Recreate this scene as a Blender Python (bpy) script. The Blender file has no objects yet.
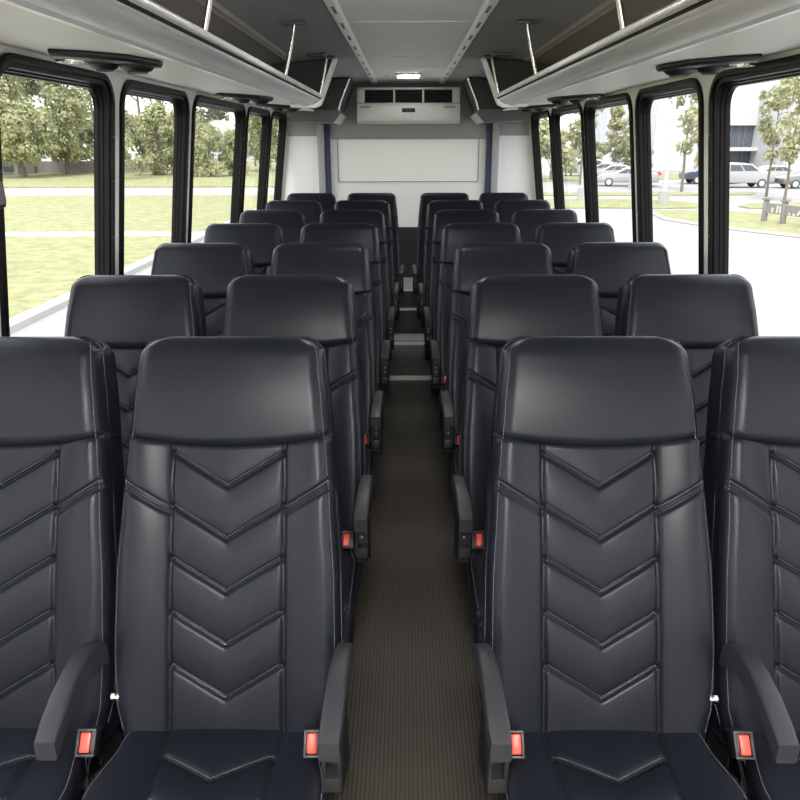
import bpy, bmesh, math, random
from mathutils import Vector, Matrix
random.seed(7)
S = bpy.context.scene
COL = S.collection
PI = math.pi

# ------------------------------------------------------------------ camera
F = 745.0
CAM = Vector((-0.02, 0.0, 1.6))
_d = Vector(((406 - 400) / F, (400 - 141) / F, 1.0)).normalized()      # world +Y seen in camera axes (right, up, forward)
_x = Vector((1, 0, -_d.x / _d.z)).normalized()
_z = _d.cross(_x) if _d.cross(_x).y > 0 else _x.cross(_d)
RIGHT = Vector((_x[0], _d[0], _z[0])); UP = Vector((_x[1], _d[1], _z[1])); FWD = Vector((_x[2], _d[2], _z[2]))
cd = bpy.data.cameras.new('camera'); co = bpy.data.objects.new('camera', cd); COL.objects.link(co)
m = Matrix.Identity(4)
for i in range(3):
    m[i][0] = RIGHT[i]; m[i][1] = UP[i]; m[i][2] = -FWD[i]; m[i][3] = CAM[i]
co.matrix_world = m
cd.sensor_width = 36; cd.lens = F / 800 * 36; cd.clip_start = .02; cd.clip_end = 600
S.camera = co
S.view_settings.view_transform = 'Standard'; S.view_settings.look = 'None'
S.view_settings.gamma = 1; S.view_settings.use_curve_mapping = False
S.view_settings.exposure = 0.92

GZ = -1.8
def gp(px, py, z=GZ):
    """survey helper: where a sight line meets the level ground"""
    r = RIGHT * ((px - 400) / F) + UP * ((400 - py) / F) + FWD
    t = (z - CAM.z) / r.z
    return CAM + r * t

# ------------------------------------------------------------------ materials
def mat(name, color, rough=.5, metal=0.0, spec=.5, coat=0.0, noise=None, bump=None, emit=None):
    M = bpy.data.materials.new(name); M.use_nodes = True
    nt = M.node_tree; b = nt.nodes['Principled BSDF']
    b.inputs['Base Color'].default_value = (*color, 1); b.inputs['Roughness'].default_value = rough
    b.inputs['Metallic'].default_value = metal; b.inputs['Specular IOR Level'].default_value = spec
    b.inputs['Coat Weight'].default_value = coat
    tc = nt.nodes.new('ShaderNodeTexCoord')
    if noise:                                   # (scale, amount) small colour variation
        n = nt.nodes.new('ShaderNodeTexNoise'); n.inputs['Scale'].default_value = noise[0]; n.inputs['Detail'].default_value = 4
        nt.links.new(tc.outputs['Object'], n.inputs['Vector'])
        mx = nt.nodes.new('ShaderNodeMixRGB'); a = noise[1]
        mx.inputs[1].default_value = (*[max(0, c * (1 - a)) for c in color], 1)
        mx.inputs[2].default_value = (*[min(1, c * (1 + a)) for c in color], 1)
        nt.links.new(n.outputs['Fac'], mx.inputs[0]); nt.links.new(mx.outputs[0], b.inputs['Base Color'])
    if bump:                                    # (scale, strength, distance)
        n = nt.nodes.new('ShaderNodeTexNoise'); n.inputs['Scale'].default_value = bump[0]; n.inputs['Detail'].default_value = 3
        nt.links.new(tc.outputs['Object'], n.inputs['Vector'])
        bp = nt.nodes.new('ShaderNodeBump'); bp.inputs['Strength'].default_value = bump[1]; bp.inputs['Distance'].default_value = bump[2]
        nt.links.new(n.outputs['Fac'], bp.inputs['Height']); nt.links.new(bp.outputs[0], b.inputs['Normal'])
    if emit:
        b.inputs['Emission Color'].default_value = (*emit[0], 1); b.inputs['Emission Strength'].default_value = emit[1]
    return M

M = {}
def leather():
    Mt = mat('black_leather', (.0098, .0114, .0170), .36, spec=.22)
    nt = Mt.node_tree; b = nt.nodes['Principled BSDF']
    tc = nt.nodes.new('ShaderNodeTexCoord')
    v = nt.nodes.new('ShaderNodeTexVoronoi'); v.inputs['Scale'].default_value = 520
    n = nt.nodes.new('ShaderNodeTexNoise'); n.inputs['Scale'].default_value = 22; n.inputs['Detail'].default_value = 5
    nt.links.new(tc.outputs['Object'], v.inputs['Vector']); nt.links.new(tc.outputs['Object'], n.inputs['Vector'])
    ad = nt.nodes.new('ShaderNodeMath'); ad.operation = 'MULTIPLY_ADD'; ad.inputs[1].default_value = .25
    nt.links.new(v.outputs['Distance'], ad.inputs[0]); nt.links.new(n.outputs['Fac'], ad.inputs[2])
    bp = nt.nodes.new('ShaderNodeBump'); bp.inputs['Strength'].default_value = .16; bp.inputs['Distance'].default_value = .003
    nt.links.new(ad.outputs[0], bp.inputs['Height']); nt.links.new(bp.outputs[0], b.inputs['Normal'])
    mr = nt.nodes.new('ShaderNodeMapRange'); mr.inputs[3].default_value = .28; mr.inputs[4].default_value = .42
    nt.links.new(n.outputs['Fac'], mr.inputs[0]); nt.links.new(mr.outputs[0], b.inputs['Roughness'])
    return Mt
M['leather'] = leather()
M['stitch'] = mat('grey_thread', (.12, .12, .135), .7)
M['plastic'] = mat('black_plastic', (.016, .016, .018), .42, bump=(300, .1, .001))
M['arm'] = mat('charcoal_plastic', (.024, .0245, .029), .45, bump=(260, .15, .001))
M['red'] = mat('red_plastic', (.85, .075, .045), .35)
M['dark'] = mat('dark_frame_steel', (.012, .012, .014), .5)
M['chrome'] = mat('chrome', (.62, .61, .60), .24, 1.0)
M['alu'] = mat('satin_aluminium', (.94, .93, .92), .32, .3, bump=(60, .08, .002))
M['steel'] = mat('dull_steel', (.55, .54, .52), .45, 1.0)
M['white'] = mat('warm_white_panel', (.87, .85, .80), .5, noise=(3, .03))
M['wallwhite'] = mat('white_wall_panel', (.80, .80, .785), .45, noise=(2, .02))
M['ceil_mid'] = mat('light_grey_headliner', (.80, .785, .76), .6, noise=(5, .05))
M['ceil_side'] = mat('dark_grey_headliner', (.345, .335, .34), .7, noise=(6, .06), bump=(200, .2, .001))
M['taupe'] = mat('taupe_rack_lining', (.33, .31, .28), .6, noise=(4, .06))
M['grey'] = mat('mid_grey_panel', (.29, .285, .285), .55)
M['dgrey'] = mat('charcoal_panel', (.06, .055, .055), .6)
M['box'] = mat('slate_grey_panel', (.13, .125, .122), .55)
M['post'] = mat('blue_grey_post', (.30, .305, .33), .5)
M['navy'] = mat('navy_seal', (.015, .025, .06), .45)
M['rubber'] = mat('black_rubber', (.004, .004, .005), .42, spec=.22)
M['acbody'] = mat('pale_grey_plastic', (.56, .56, .53), .4)
M['black'] = mat('black_void', (.004, .004, .004), .7)
M['lens'] = mat('added_lamp_lens', (.9, .9, .88), .4, emit=((1, .97, .93), 55))  # strong emission, only for the two lamps added out of view
M['lens_small'] = mat('small_lamp_lens', (.9, .9, .88), .4, emit=((1, .97, .93), 16))
M['nosing'] = mat('pale_metal_nosing', (.62, .61, .60), .4, .5)

def floor_mat():
    Mt = mat('ribbed_rubber_floor', (.10, .088, .074), .48)
    nt = Mt.node_tree; b = nt.nodes['Principled BSDF']
    tc = nt.nodes.new('ShaderNodeTexCoord')
    w = nt.nodes.new('ShaderNodeTexWave'); w.wave_type = 'BANDS'; w.bands_direction = 'X'; w.inputs['Scale'].default_value = 27
    w.inputs['Distortion'].default_value = 0
    n = nt.nodes.new('ShaderNodeTexNoise'); n.inputs['Scale'].default_value = 6; n.inputs['Detail'].default_value = 5
    nt.links.new(tc.outputs['Object'], w.inputs['Vector']); nt.links.new(tc.outputs['Object'], n.inputs['Vector'])
    mx = nt.nodes.new('ShaderNodeMixRGB'); mx.inputs[1].default_value = (.054, .046, .037, 1); mx.inputs[2].default_value = (.108, .093, .077, 1)
    nt.links.new(w.outputs['Fac'], mx.inputs[0])
    m2 = nt.nodes.new('ShaderNodeMixRGB'); m2.blend_type = 'MULTIPLY'; m2.inputs[0].default_value = .35
    nt.links.new(mx.outputs[0], m2.inputs[1]); nt.links.new(n.outputs['Fac'], m2.inputs[2]); nt.links.new(m2.outputs[0], b.inputs['Base Color'])
    bp = nt.nodes.new('ShaderNodeBump'); bp.inputs['Strength'].default_value = .5; bp.inputs['Distance'].default_value = .003
    nt.links.new(w.outputs['Fac'], bp.inputs['Height']); nt.links.new(bp.outputs[0], b.inputs['Normal'])
    return Mt
M['floor'] = floor_mat()

def glass_mat():
    Mt = bpy.data.materials.new('window_glass'); Mt.use_nodes = True; nt = Mt.node_tree
    nt.nodes.remove(nt.nodes['Principled BSDF']); out = nt.nodes['Material Output']
    t = nt.nodes.new('ShaderNodeBsdfTransparent'); t.inputs[0].default_value = (.93, .95, .94, 1)
    g = nt.nodes.new('ShaderNodeBsdfGlossy'); g.inputs['Roughness'].default_value = .02
    lw = nt.nodes.new('ShaderNodeLayerWeight'); lw.inputs[0].default_value = .5
    pw = nt.nodes.new('ShaderNodeMath'); pw.operation = 'POWER'; pw.inputs[1].default_value = 5; nt.links.new(lw.outputs['Facing'], pw.inputs[0])
    fr = nt.nodes.new('ShaderNodeMath'); fr.operation = 'MULTIPLY_ADD'; fr.inputs[1].default_value = .35; fr.inputs[2].default_value = .03
    nt.links.new(pw.outputs[0], fr.inputs[0])
    mx = nt.nodes.new('ShaderNodeMixShader')
    nt.links.new(fr.outputs[0], mx.inputs[0]); nt.links.new(t.outputs[0], mx.inputs[1]); nt.links.new(g.outputs[0], mx.inputs[2])
    nt.links.new(mx.outputs[0], out.inputs['Surface'])
    return Mt
M['glass'] = glass_mat()

def two_tone(name, c1, c2, scale, rough=.8, detail=8):
    Mt = mat(name, c1, rough); nt = Mt.node_tree; b = nt.nodes['Principled BSDF']
    tc = nt.nodes.new('ShaderNodeTexCoord'); n = nt.nodes.new('ShaderNodeTexNoise')
    n.inputs['Scale'].default_value = scale; n.inputs['Detail'].default_value = detail; n.inputs['Roughness'].default_value = .65
    cr = nt.nodes.new('ShaderNodeValToRGB'); cr.color_ramp.elements[0].position = .35; cr.color_ramp.elements[1].position = .65
    cr.color_ramp.elements[0].color = (*c1, 1); cr.color_ramp.elements[1].color = (*c2, 1)
    nt.links.new(tc.outputs['Object'], n.inputs['Vector']); nt.links.new(n.outputs['Fac'], cr.inputs[0]); nt.links.new(cr.outputs[0], b.inputs['Base Color'])
    return Mt
M['grass'] = two_tone('lawn_grass', (.145, .155, .062), (.26, .25, .125), 2.6, .9)
M['concrete'] = two_tone('pale_concrete', (.30, .297, .292), (.34, .337, .332), .4, .85)
M['asphalt'] = two_tone('pale_asphalt', (.235, .232, .23), (.27, .267, .265), .3, .85)
M['paint'] = mat('road_paint', (.4, .4, .39), .7)
M['bark'] = mat('tree_bark', (.16, .13, .10), .9, noise=(8, .3))
def leaf_mat(name, c1, c2):
    Mt = two_tone(name, c1, c2, .9, .7, 3)
    b = Mt.node_tree.nodes['Principled BSDF']
    nt = Mt.node_tree; out = nt.nodes['Material Output']
    tr = nt.nodes.new('ShaderNodeBsdfTranslucent'); tr.inputs[0].default_value = (*c2, 1)
    mx = nt.nodes.new('ShaderNodeMixShader'); mx.inputs[0].default_value = .35
    nt.links.new(b.outputs[0], mx.inputs[1]); nt.links.new(tr.outputs[0], mx.inputs[2]); nt.links.new(mx.outputs[0], out.inputs['Surface'])
    return Mt
M['leafA'] = leaf_mat('yellow_green_leaves', (.21, .23, .105), (.42, .425, .24))  # mottled yellow-green leaf colours
M['leafB'] = leaf_mat('dark_leaves', (.15, .175, .105), (.28, .30, .19))
M['leafC'] = leaf_mat('pale_leaves', (.24, .255, .13), (.42, .415, .25))
M['siding'] = mat('pale_siding', (.36, .36, .36), .7, noise=(2, .06))
M['woodgrey'] = mat('weathered_wood', (.20, .185, .18), .85, noise=(6, .2))
M['bldg'] = mat('white_building_panel', (.46, .46, .47), .6)
M['bglass'] = mat('tinted_building_glass', (.08, .09, .11), .2)
M['carwhite'] = mat('white_car_paint', (.30, .30, .31), .3, coat=.5)
M['carsilver'] = mat('silver_car_paint', (.17, .17, .185), .3, .4, coat=.5)
M['carblue'] = mat('slate_blue_car_paint', (.055, .065, .10), .3, coat=.5)
M['carglass'] = mat('car_glass', (.08, .085, .095), .15)
M['tyre'] = mat('tyre_rubber', (.06, .06, .06), .8)
M['hub'] = mat('wheel_hub', (.6, .6, .62), .4, .5)
M['lamp'] = mat('red_tail_lamp', (.6, .06, .05), .3)
M['pole'] = mat('galvanised_pole', (.40, .40, .40), .5)

# ------------------------------------------------------------------ mesh helpers
class MB:
    def __init__(s): s.v = []; s.f = []; s.mi = []; s.cur = 0
    def add(s, vs, fs):
        o = len(s.v); s.v += [tuple(v) for v in vs]
        for f in fs: s.f.append([o + i for i in f]); s.mi.append(s.cur)
    def box(s, x0, x1, y0, y1, z0, z1, mtx=None):
        vs = [Vector((x, y, z)) for x in (x0, x1) for y in (y0, y1) for z in (z0, z1)]
        if mtx: vs = [mtx @ v for v in vs]
        s.add(vs, [(0, 1, 3, 2), (4, 6, 7, 5), (0, 4, 5, 1), (2, 3, 7, 6), (0, 2, 6, 4), (1, 5, 7, 3)])
    def prism(s, poly, axis, a, b):
        """poly of 2D points swept along axis 0/1/2 from a to b; 2D coords are the other two axes in order"""
        def P(p, t):
            l = list(p); l.insert(axis, t); return l
        n = len(poly)
        s.add([P(p, a) for p in poly] + [P(p, b) for p in poly],
              [tuple(range(n))[::-1], tuple(range(n, 2 * n))] + [(i, (i + 1) % n, n + (i + 1) % n, n + i) for i in range(n)])
    def tube(s, pts, r, n=10, cap=True, flat=None):
        pts = [Vector(p) for p in pts]; rings = []
        rr = r if isinstance(r, (list, tuple)) else [r] * len(pts)
        for i, p in enumerate(pts):
            t = (pts[min(i + 1, len(pts) - 1)] - pts[max(i - 1, 0)]).normalized()
            a = t.cross(Vector((0, 0, 1)))
            if a.length < .05: a = t.cross(Vector((0, 1, 0)))
            a.normalize(); b = a.cross(t)
            rings.append([p + (a * math.cos(q) + b * math.sin(q)) * rr[i] for q in [2 * PI * k / n for k in range(n)]])
        vs = [v for R in rings for v in R]; fs = []
        for i in range(len(pts) - 1):
            for k in range(n): fs.append((i * n + k, i * n + (k + 1) % n, (i + 1) * n + (k + 1) % n, (i + 1) * n + k))
        if cap: fs += [tuple(range(n))[::-1], tuple(range((len(pts) - 1) * n, len(pts) * n))]
        s.add(vs, fs)
    def disc(s, c, r, h, axis=2, n=24, r2=None):
        r2 = r if r2 is None else r2; vs = []
        for t, R in ((0, r), (h, r2)):
            for k in range(n):
                q = 2 * PI * k / n; l = [R * math.cos(q), R * math.sin(q)]; l.insert(axis, t)
                vs.append(Vector(c) + Vector(l))
        s.add(vs, [tuple(range(n))[::-1], tuple(range(n, 2 * n))] + [(i, (i + 1) % n, n + (i + 1) % n, n + i) for i in range(n)])
    def lathe(s, prof, c, axis=2, n=28):
        vs = []; fs = []; k = len(prof)
        for j in range(n):
            q = 2 * PI * j / n
            for r, h in prof:
                l = [r * math.cos(q), r * math.sin(q)]; l.insert(axis, h); vs.append(Vector(c) + Vector(l))
        for j in range(n):
            for i in range(k - 1):
                fs.append((j * k + i, ((j + 1) % n) * k + i, ((j + 1) % n) * k + i + 1, j * k + i + 1))
        s.add(vs, fs)
    def sweep(s, prof, y0, y1, thick=None):
        """open (x,z) profile run along Y as a sheet"""
        n = len(prof)
        s.add([(x, y0, z) for x, z in prof] + [(x, y1, z) for x, z in prof], [(i, i + 1, n + i + 1, n + i) for i in range(n - 1)])
    def build(s, name, mats, parent=None, smooth=False, bevel=0, bseg=2, recalc=True):
        me = bpy.data.meshes.new(name); me.from_pydata(s.v, [], s.f)
        mats = mats if isinstance(mats, list) else [mats]
        for q in mats: me.materials.append(q)
        for p, i in zip(me.polygons, s.mi): p.material_index = i
        if recalc:
            bm = bmesh.new(); bm.from_mesh(me); bmesh.ops.recalc_face_normals(bm, faces=bm.faces); bm.to_mesh(me); bm.free()
        if bevel:
            bm = bmesh.new(); bm.from_mesh(me)
            ed = [e for e in bm.edges if len(e.link_faces) == 2 and e.calc_face_angle(0) > .6]
            bmesh.ops.bevel(bm, geom=ed, offset=bevel, segments=bseg, profile=.5, affect='EDGES', clamp_overlap=True)
            bm.to_mesh(me); bm.free(); smooth = True
        if smooth:
            me.polygons.foreach_set('use_smooth', [True] * len(me.polygons))
            try: me.set_sharp_from_angle(angle=math.radians(45))
            except Exception: pass
        o = bpy.data.objects.new(name, me); COL.objects.link(o)
        if parent: o.parent = parent
        return o

def thing(name, label, cat, loc=(0, 0, 0), rz=0, group=None):
    o = bpy.data.objects.new(name, None); o.empty_display_size = .1; COL.objects.link(o)
    o.location = loc; o.rotation_euler = (0, 0, rz); tag(o, label, cat, group); return o
def tag(o, label, cat, group=None):
    o['label'] = label; o['category'] = cat
    if group: o['group'] = group
    return o
def struct(o): o['kind'] = 'structure'; return o
def copy_tree(o, parent=None):
    c = o.copy(); COL.objects.link(c)
    if parent: c.parent = parent
    for ch in list(o.children): copy_tree(ch, c)
    return c
def interp(tab, x):
    if x <= tab[0][0]: return tab[0][1]
    for (a, p), (b, q) in zip(tab, tab[1:]):
        if x <= b:
            t = (x - a) / (b - a); t = t * t * (3 - 2 * t) * .4 + t * .6
            return p + (q - p) * t
    return tab[-1][1]
def seg_dist(px, py, a, b):
    dx, dy = b[0] - a[0], b[1] - a[1]; t = ((px - a[0]) * dx + (py - a[1]) * dy) / (dx * dx + dy * dy)
    t = max(0, min(1, t)); return math.hypot(px - a[0] - t * dx, py - a[1] - t * dy)

# ------------------------------------------------------------------ SEATS
LEAN = math.radians(21.4)
S_TOP = .807; HEAD_S = .574
class Frame:
    def __init__(s, O, sd, nd): s.O = Vector(O); s.sd = Vector(sd); s.nd = Vector(nd)
    def __call__(s, x, q, n): return s.O + Vector((x, 0, 0)) + s.sd * q + s.nd * n
BACK = Frame((0, 0, .47), (0, math.sin(LEAN), math.cos(LEAN)), (0, -math.cos(LEAN), math.sin(LEAN)))
TC = math.radians(3)
CUSH = Frame((0, .035, .462), (0, -math.cos(TC), math.sin(TC)), (0, math.sin(TC), math.cos(TC)))
HW = [(-.1, .206), (0, .216), (.05, .227), (.15, .2315), (.30, .229), (.45, .2195), (.58, .2095), (.66, .2035), (.74, .195), (.81, .188)]
def hw_back(q):
    w = interp(HW, q); d = S_TOP - q; rc = .042
    if d < rc: w -= rc - math.sqrt(max(0, rc * rc - (rc - max(d, 0)) ** 2))
    return w
def head_seam(x): return HEAD_S + .016 * (x / .2) ** 2
PX = .116
TIPS = [.490, .383, .276, .168, .060]
VSEG = []
for t in TIPS: VSEG += [((0, t), (PX, t + .070)), ((0, t), (-PX, t + .070))]
SIDESEG = []
for sg in (-1, 1): SIDESEG += [((sg * PX, .446), (sg * .206, .502)), ((sg * PX, .434), (sg * .209, .490))]
def groove(g, w, dep): return -dep * math.exp(-(g / w) ** 2)
def n_back(x, q):
    ax = abs(x)
    n = .010 * math.sin(max(0, min(1, q / .58)) * PI)
    g = abs(ax - PX)
    n += groove(g, .0036, .0095) + .002 * (1 - math.exp(-g / .012))
    if ax < PX:
        gv = min(seg_dist(x, q, a, b) for a, b in VSEG)
        n += groove(gv, .0040, .0095) + .0065 * (1 - math.exp(-gv / .022)) - .002
    else:
        h = hw_back(min(q, .6)); t = (ax - PX) / max(.02, h - PX)
        n += .017 * math.sin(min(1, t) * PI * .66)
        gv = min(seg_dist(x, q, a, b) for a, b in SIDESEG)
        n += groove(gv, .0036, .008) + .003 * (1 - math.exp(-gv / .02))
    return n
def n_head(x, q):
    t = (q - head_seam(x)) / (S_TOP - head_seam(x)); u = x / .19
    return .017 + .014 * math.sin(max(0, min(1, t + .08)) * PI * .93) * (1 - .5 * u * u) - .010 * t
def n_cush(x, q):
    ax = abs(x); px = PX - .02 * min(1, q / .4)
    n = 0; g = abs(ax - px)
    n += groove(g, .0042, .007) + .004 * (1 - math.exp(-g / .018))
    if ax < px:
        gv = min(seg_dist(x, q, a, b) for a, b in CSEG)
        n += groove(gv, .0045, .007) + .007 * (1 - math.exp(-gv / .02)) - .002
    else:
        n += .012 * math.sin(min(1, (ax - px) / .10) * PI * .6)
    return n
CSEG = []
for t in (.062, .166, .270, .374): CSEG += [((0, t + .0), (PX, t - .068)), ((0, t), (-PX, t - .068))]
CSEG = [((a[0], a[1] + .11), (b[0], b[1] + .11)) for a, b in CSEG]
def hw_cush(q):
    w = interp([(0, .196), (.10, .204), (.2, .224), (.5, .226)], q); d = .48 - q; rc = .05
    if d < rc: w -= rc - math.sqrt(max(0, rc * rc - (rc - max(d, 0)) ** 2))
    return w

def fillet_drop(ds, dt, db, rs, rt, rb):
    qs = max(0, 1 - ds / rs); qt = max(0, 1 - dt / rt) if rt else 0; qb = max(0, 1 - db / rb) if rb else 0
    q2 = min(1, qs * qs + qt * qt + qb * qb)
    wsum = qs * qs + qt * qt + qb * qb
    if wsum <= 0: return 0
    R = (rs * qs * qs + rt * qt * qt + rb * qb * qb) / wsum
    return R * (1 - math.sqrt(1 - q2))

def pad(name, frame, hwf, s0f, s1f, nfun, D, radii, NX, NS, snom, parent):
    rs, rt, rb = radii
    us = []
    for i in range(NX + 1):
        a = -1 + 2 * i / NX; us.append(.72 * a + .28 * math.sin(a * PI / 2))
    ts = []
    for j in range(NS + 1):
        a = j / NS; ts.append(.7 * a + .3 * (.5 - .5 * math.cos(a * PI)))
    V = []; W = NX + 1
    def pt(u, t):
        q0 = snom[0] + t * (snom[1] - snom[0]); h = hwf(q0); x = u * h
        a, b = s0f(x), s1f(x); q = a + t * (b - a)
        return x, q, (1 - abs(u)) * h, b - q, q - a
    for t in ts:
        for u in us:
            x, q, ds, dt, db = pt(u, t)
            V.append(frame(x, q, nfun(x, q) - fillet_drop(ds, dt, db, rs, rt, rb)))
    nf = len(V)
    for t in ts[::4] if NS % 4 == 0 else ts:
        pass
    # back sheet uses the same layout, coarser surface detail
    for t in ts:
        for u in us:
            x, q, ds, dt, db = pt(u, t)
            V.append(frame(x, q, -D + fillet_drop(ds, dt, db, .02, .03 if rt else 0, 0)))
    F_ = []
    for j in range(NS):
        for i in range(NX):
            a = j * W + i; F_.append((a, a + 1, a + W + 1, a + W)); F_.append((nf + a, nf + a + W, nf + a + W + 1, nf + a + 1))
    loop = [i for i in range(W)] + [j * W + NX for j in range(1, NS + 1)] + [NS * W + i for i in range(NX - 1, -1, -1)] + [j * W for j in range(NS - 1, 0, -1)]
    L = len(loop)
    for k in range(L):
        a, b = loop[k], loop[(k + 1) % L]; F_.append((b, a, nf + a, nf + b))
    me = bpy.data.meshes.new(name); me.from_pydata([tuple(v) for v in V], [], F_)
    me.materials.append(M['leather']); me.polygons.foreach_set('use_smooth', [True] * len(me.polygons))
    bm = bmesh.new(); bm.from_mesh(me); bmesh.ops.recalc_face_normals(bm, faces=bm.faces); bm.to_mesh(me); bm.free()
    o = bpy.data.objects.new(name, me); COL.objects.link(o); o.parent = parent
    return o

def stitches(par, pts, pitch=.0062, ln=.0042, r=.00078):
    """pts: dense 3D polyline -> dashes"""
    acc = 0; nxt = 0; mb = MB()
    for a, b in zip(pts, pts[1:]):
        d = (b - a).length
        if d < 1e-6: continue
        while nxt < acc + d:
            p = a + (b - a) * ((nxt - acc) / d); t = (b - a) / d
            s_ = t.cross(Vector((0, -1, .3))).normalized(); n_ = s_.cross(t)
            vs = [p + s_ * (r * c1) + n_ * (r * c2) + t * l for l in (0, ln) for c1, c2 in ((-1, -.6), (1, -.6), (.6, .8), (-.6, .8))]
            mb.add(vs, [(0, 1, 2, 3), (4, 7, 6, 5), (0, 4, 5, 1), (1, 5, 6, 2), (2, 6, 7, 3), (3, 7, 4, 0)])
            nxt += pitch
        acc += d
    mb.build('stitching', M['stitch'], par, recalc=False)
def lerp_line(a, b, n=14): return [(a[0] + (b[0] - a[0]) * k / n, a[1] + (b[1] - a[1]) * k / n) for k in range(n + 1)]

SEAT_PARTS = {}
def leather_parts(root):
    br = pad('backrest', BACK, hw_back, lambda x: -.035, lambda x: head_seam(x) + .006, n_back, .115, (.032, .016, .02), 120, 180, (-.035, .58), root)
    off = .0012
    for (a, b), (_, e) in zip(VSEG[::2], VSEG[1::2]):
        o2 = .0058                                   # a row just above each seam
        pts = [BACK(x, q + o2, n_back(x, q + o2) + off) for x, q in lerp_line(b, a)[:-1] + lerp_line(a, e) if abs(x) < PX - .002]
        stitches(br, pts)
    for sg in (-1, 1):
        a, b = (sg * PX, .440), (sg * .2065, .496)
        stitches(br, [BACK(x, q + .008, n_back(x, q + .008) + off) for x, q in lerp_line(a, b)])
        for kind in (0, 1):
            pts = []
            for k in range(60):
                q = .0 + (.585) * k / 59; h = hw_back(q)
                if kind == 0:
                    x = sg * (h - .0095); pts.append(BACK(x, q, n_back(x, q) - fillet_drop(.0095, 9, 9, .032, .016, .02) + .0008))
                else: pts.append(BACK(sg * (h + .0006), q, -.030))
            stitches(br, pts)
    hd = pad('headrest', BACK, hw_back, head_seam, lambda x: S_TOP, n_head, .115, (.036, .05, .020), 80, 80, (HEAD_S, S_TOP), root)
    for sg in (-1, 1):
        for kind in (0, 1):
            pts = []
            for k in range(40):
                q = HEAD_S + .016 + (S_TOP - HEAD_S - .030) * k / 39; h = hw_back(q)
                if kind == 0:
                    x = sg * (h - .012); pts.append(BACK(x, q, n_head(x, q) - fillet_drop(.012, S_TOP - q, 9, .036, .05, .020) + .001))
                else: pts.append(BACK(sg * (h + .0006), q, -.030))
            stitches(hd, pts)
    cu = pad('cushion', CUSH, hw_cush, lambda x: 0.0, lambda x: .48, n_cush, .125, (.022, .05, .01), 80, 100, (0, .48), root)
    for (a, b), (_, e) in zip(CSEG[::2], CSEG[1::2]):
        pts = [CUSH(x, q - .006, n_cush(x, q - .006) + off) for x, q in lerp_line(b, a)[:-1] + lerp_line(a, e) if abs(x) < PX - .02 * min(1, q / .4) - .002]
        stitches(cu, pts)
    for sg in (-1, 1):
        pts = []
        for k in range(50):
            q = .02 + .41 * k / 49; h = hw_cush(q); x = sg * (h - .010)
            pts.append(CUSH(x, q, n_cush(x, q) - fillet_drop(.010, 9, 9, .022, .05, .01) + .001))
        stitches(cu, pts)

def arm_mesh(sx, x0, drop):
    """curved padded arm, x0 centre, built along local y from the backrest hinge forward"""
    pts = [(.03, .628), (-.005, .655), (-.05, .672), (-.105, .676), (-.16, .669), (-.21, .655), (-.24, .643)]
    hh = [.026, .027, .026, .024, .022, .021, .019]; w = [.013, .0145, .016, .0175, .0185, .0185, .0175]
    mb = MB(); vs = []; n = 20; rings = len(pts)
    for (y, z), h, wd in zip(pts, hh, w):
        for k in range(n):
            q = 2 * PI * (k + .5) / n; c, s_ = math.cos(q), math.sin(q)
            cx = math.copysign(abs(c) ** .26, c); sz = math.copysign(abs(s_) ** .26, s_)
            vs.append((x0 + sx * .010 * (1 + y / .24) + cx * wd, y, z - drop + sz * h))
    fs = [(i * n + k, i * n + (k + 1) % n, (i + 1) * n + (k + 1) % n, (i + 1) * n + k) for i in range(rings - 1) for k in range(n)]
    fs += [tuple(range(n)), tuple(range((rings - 1) * n, rings * n))]
    mb.add(vs, fs); return mb

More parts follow.
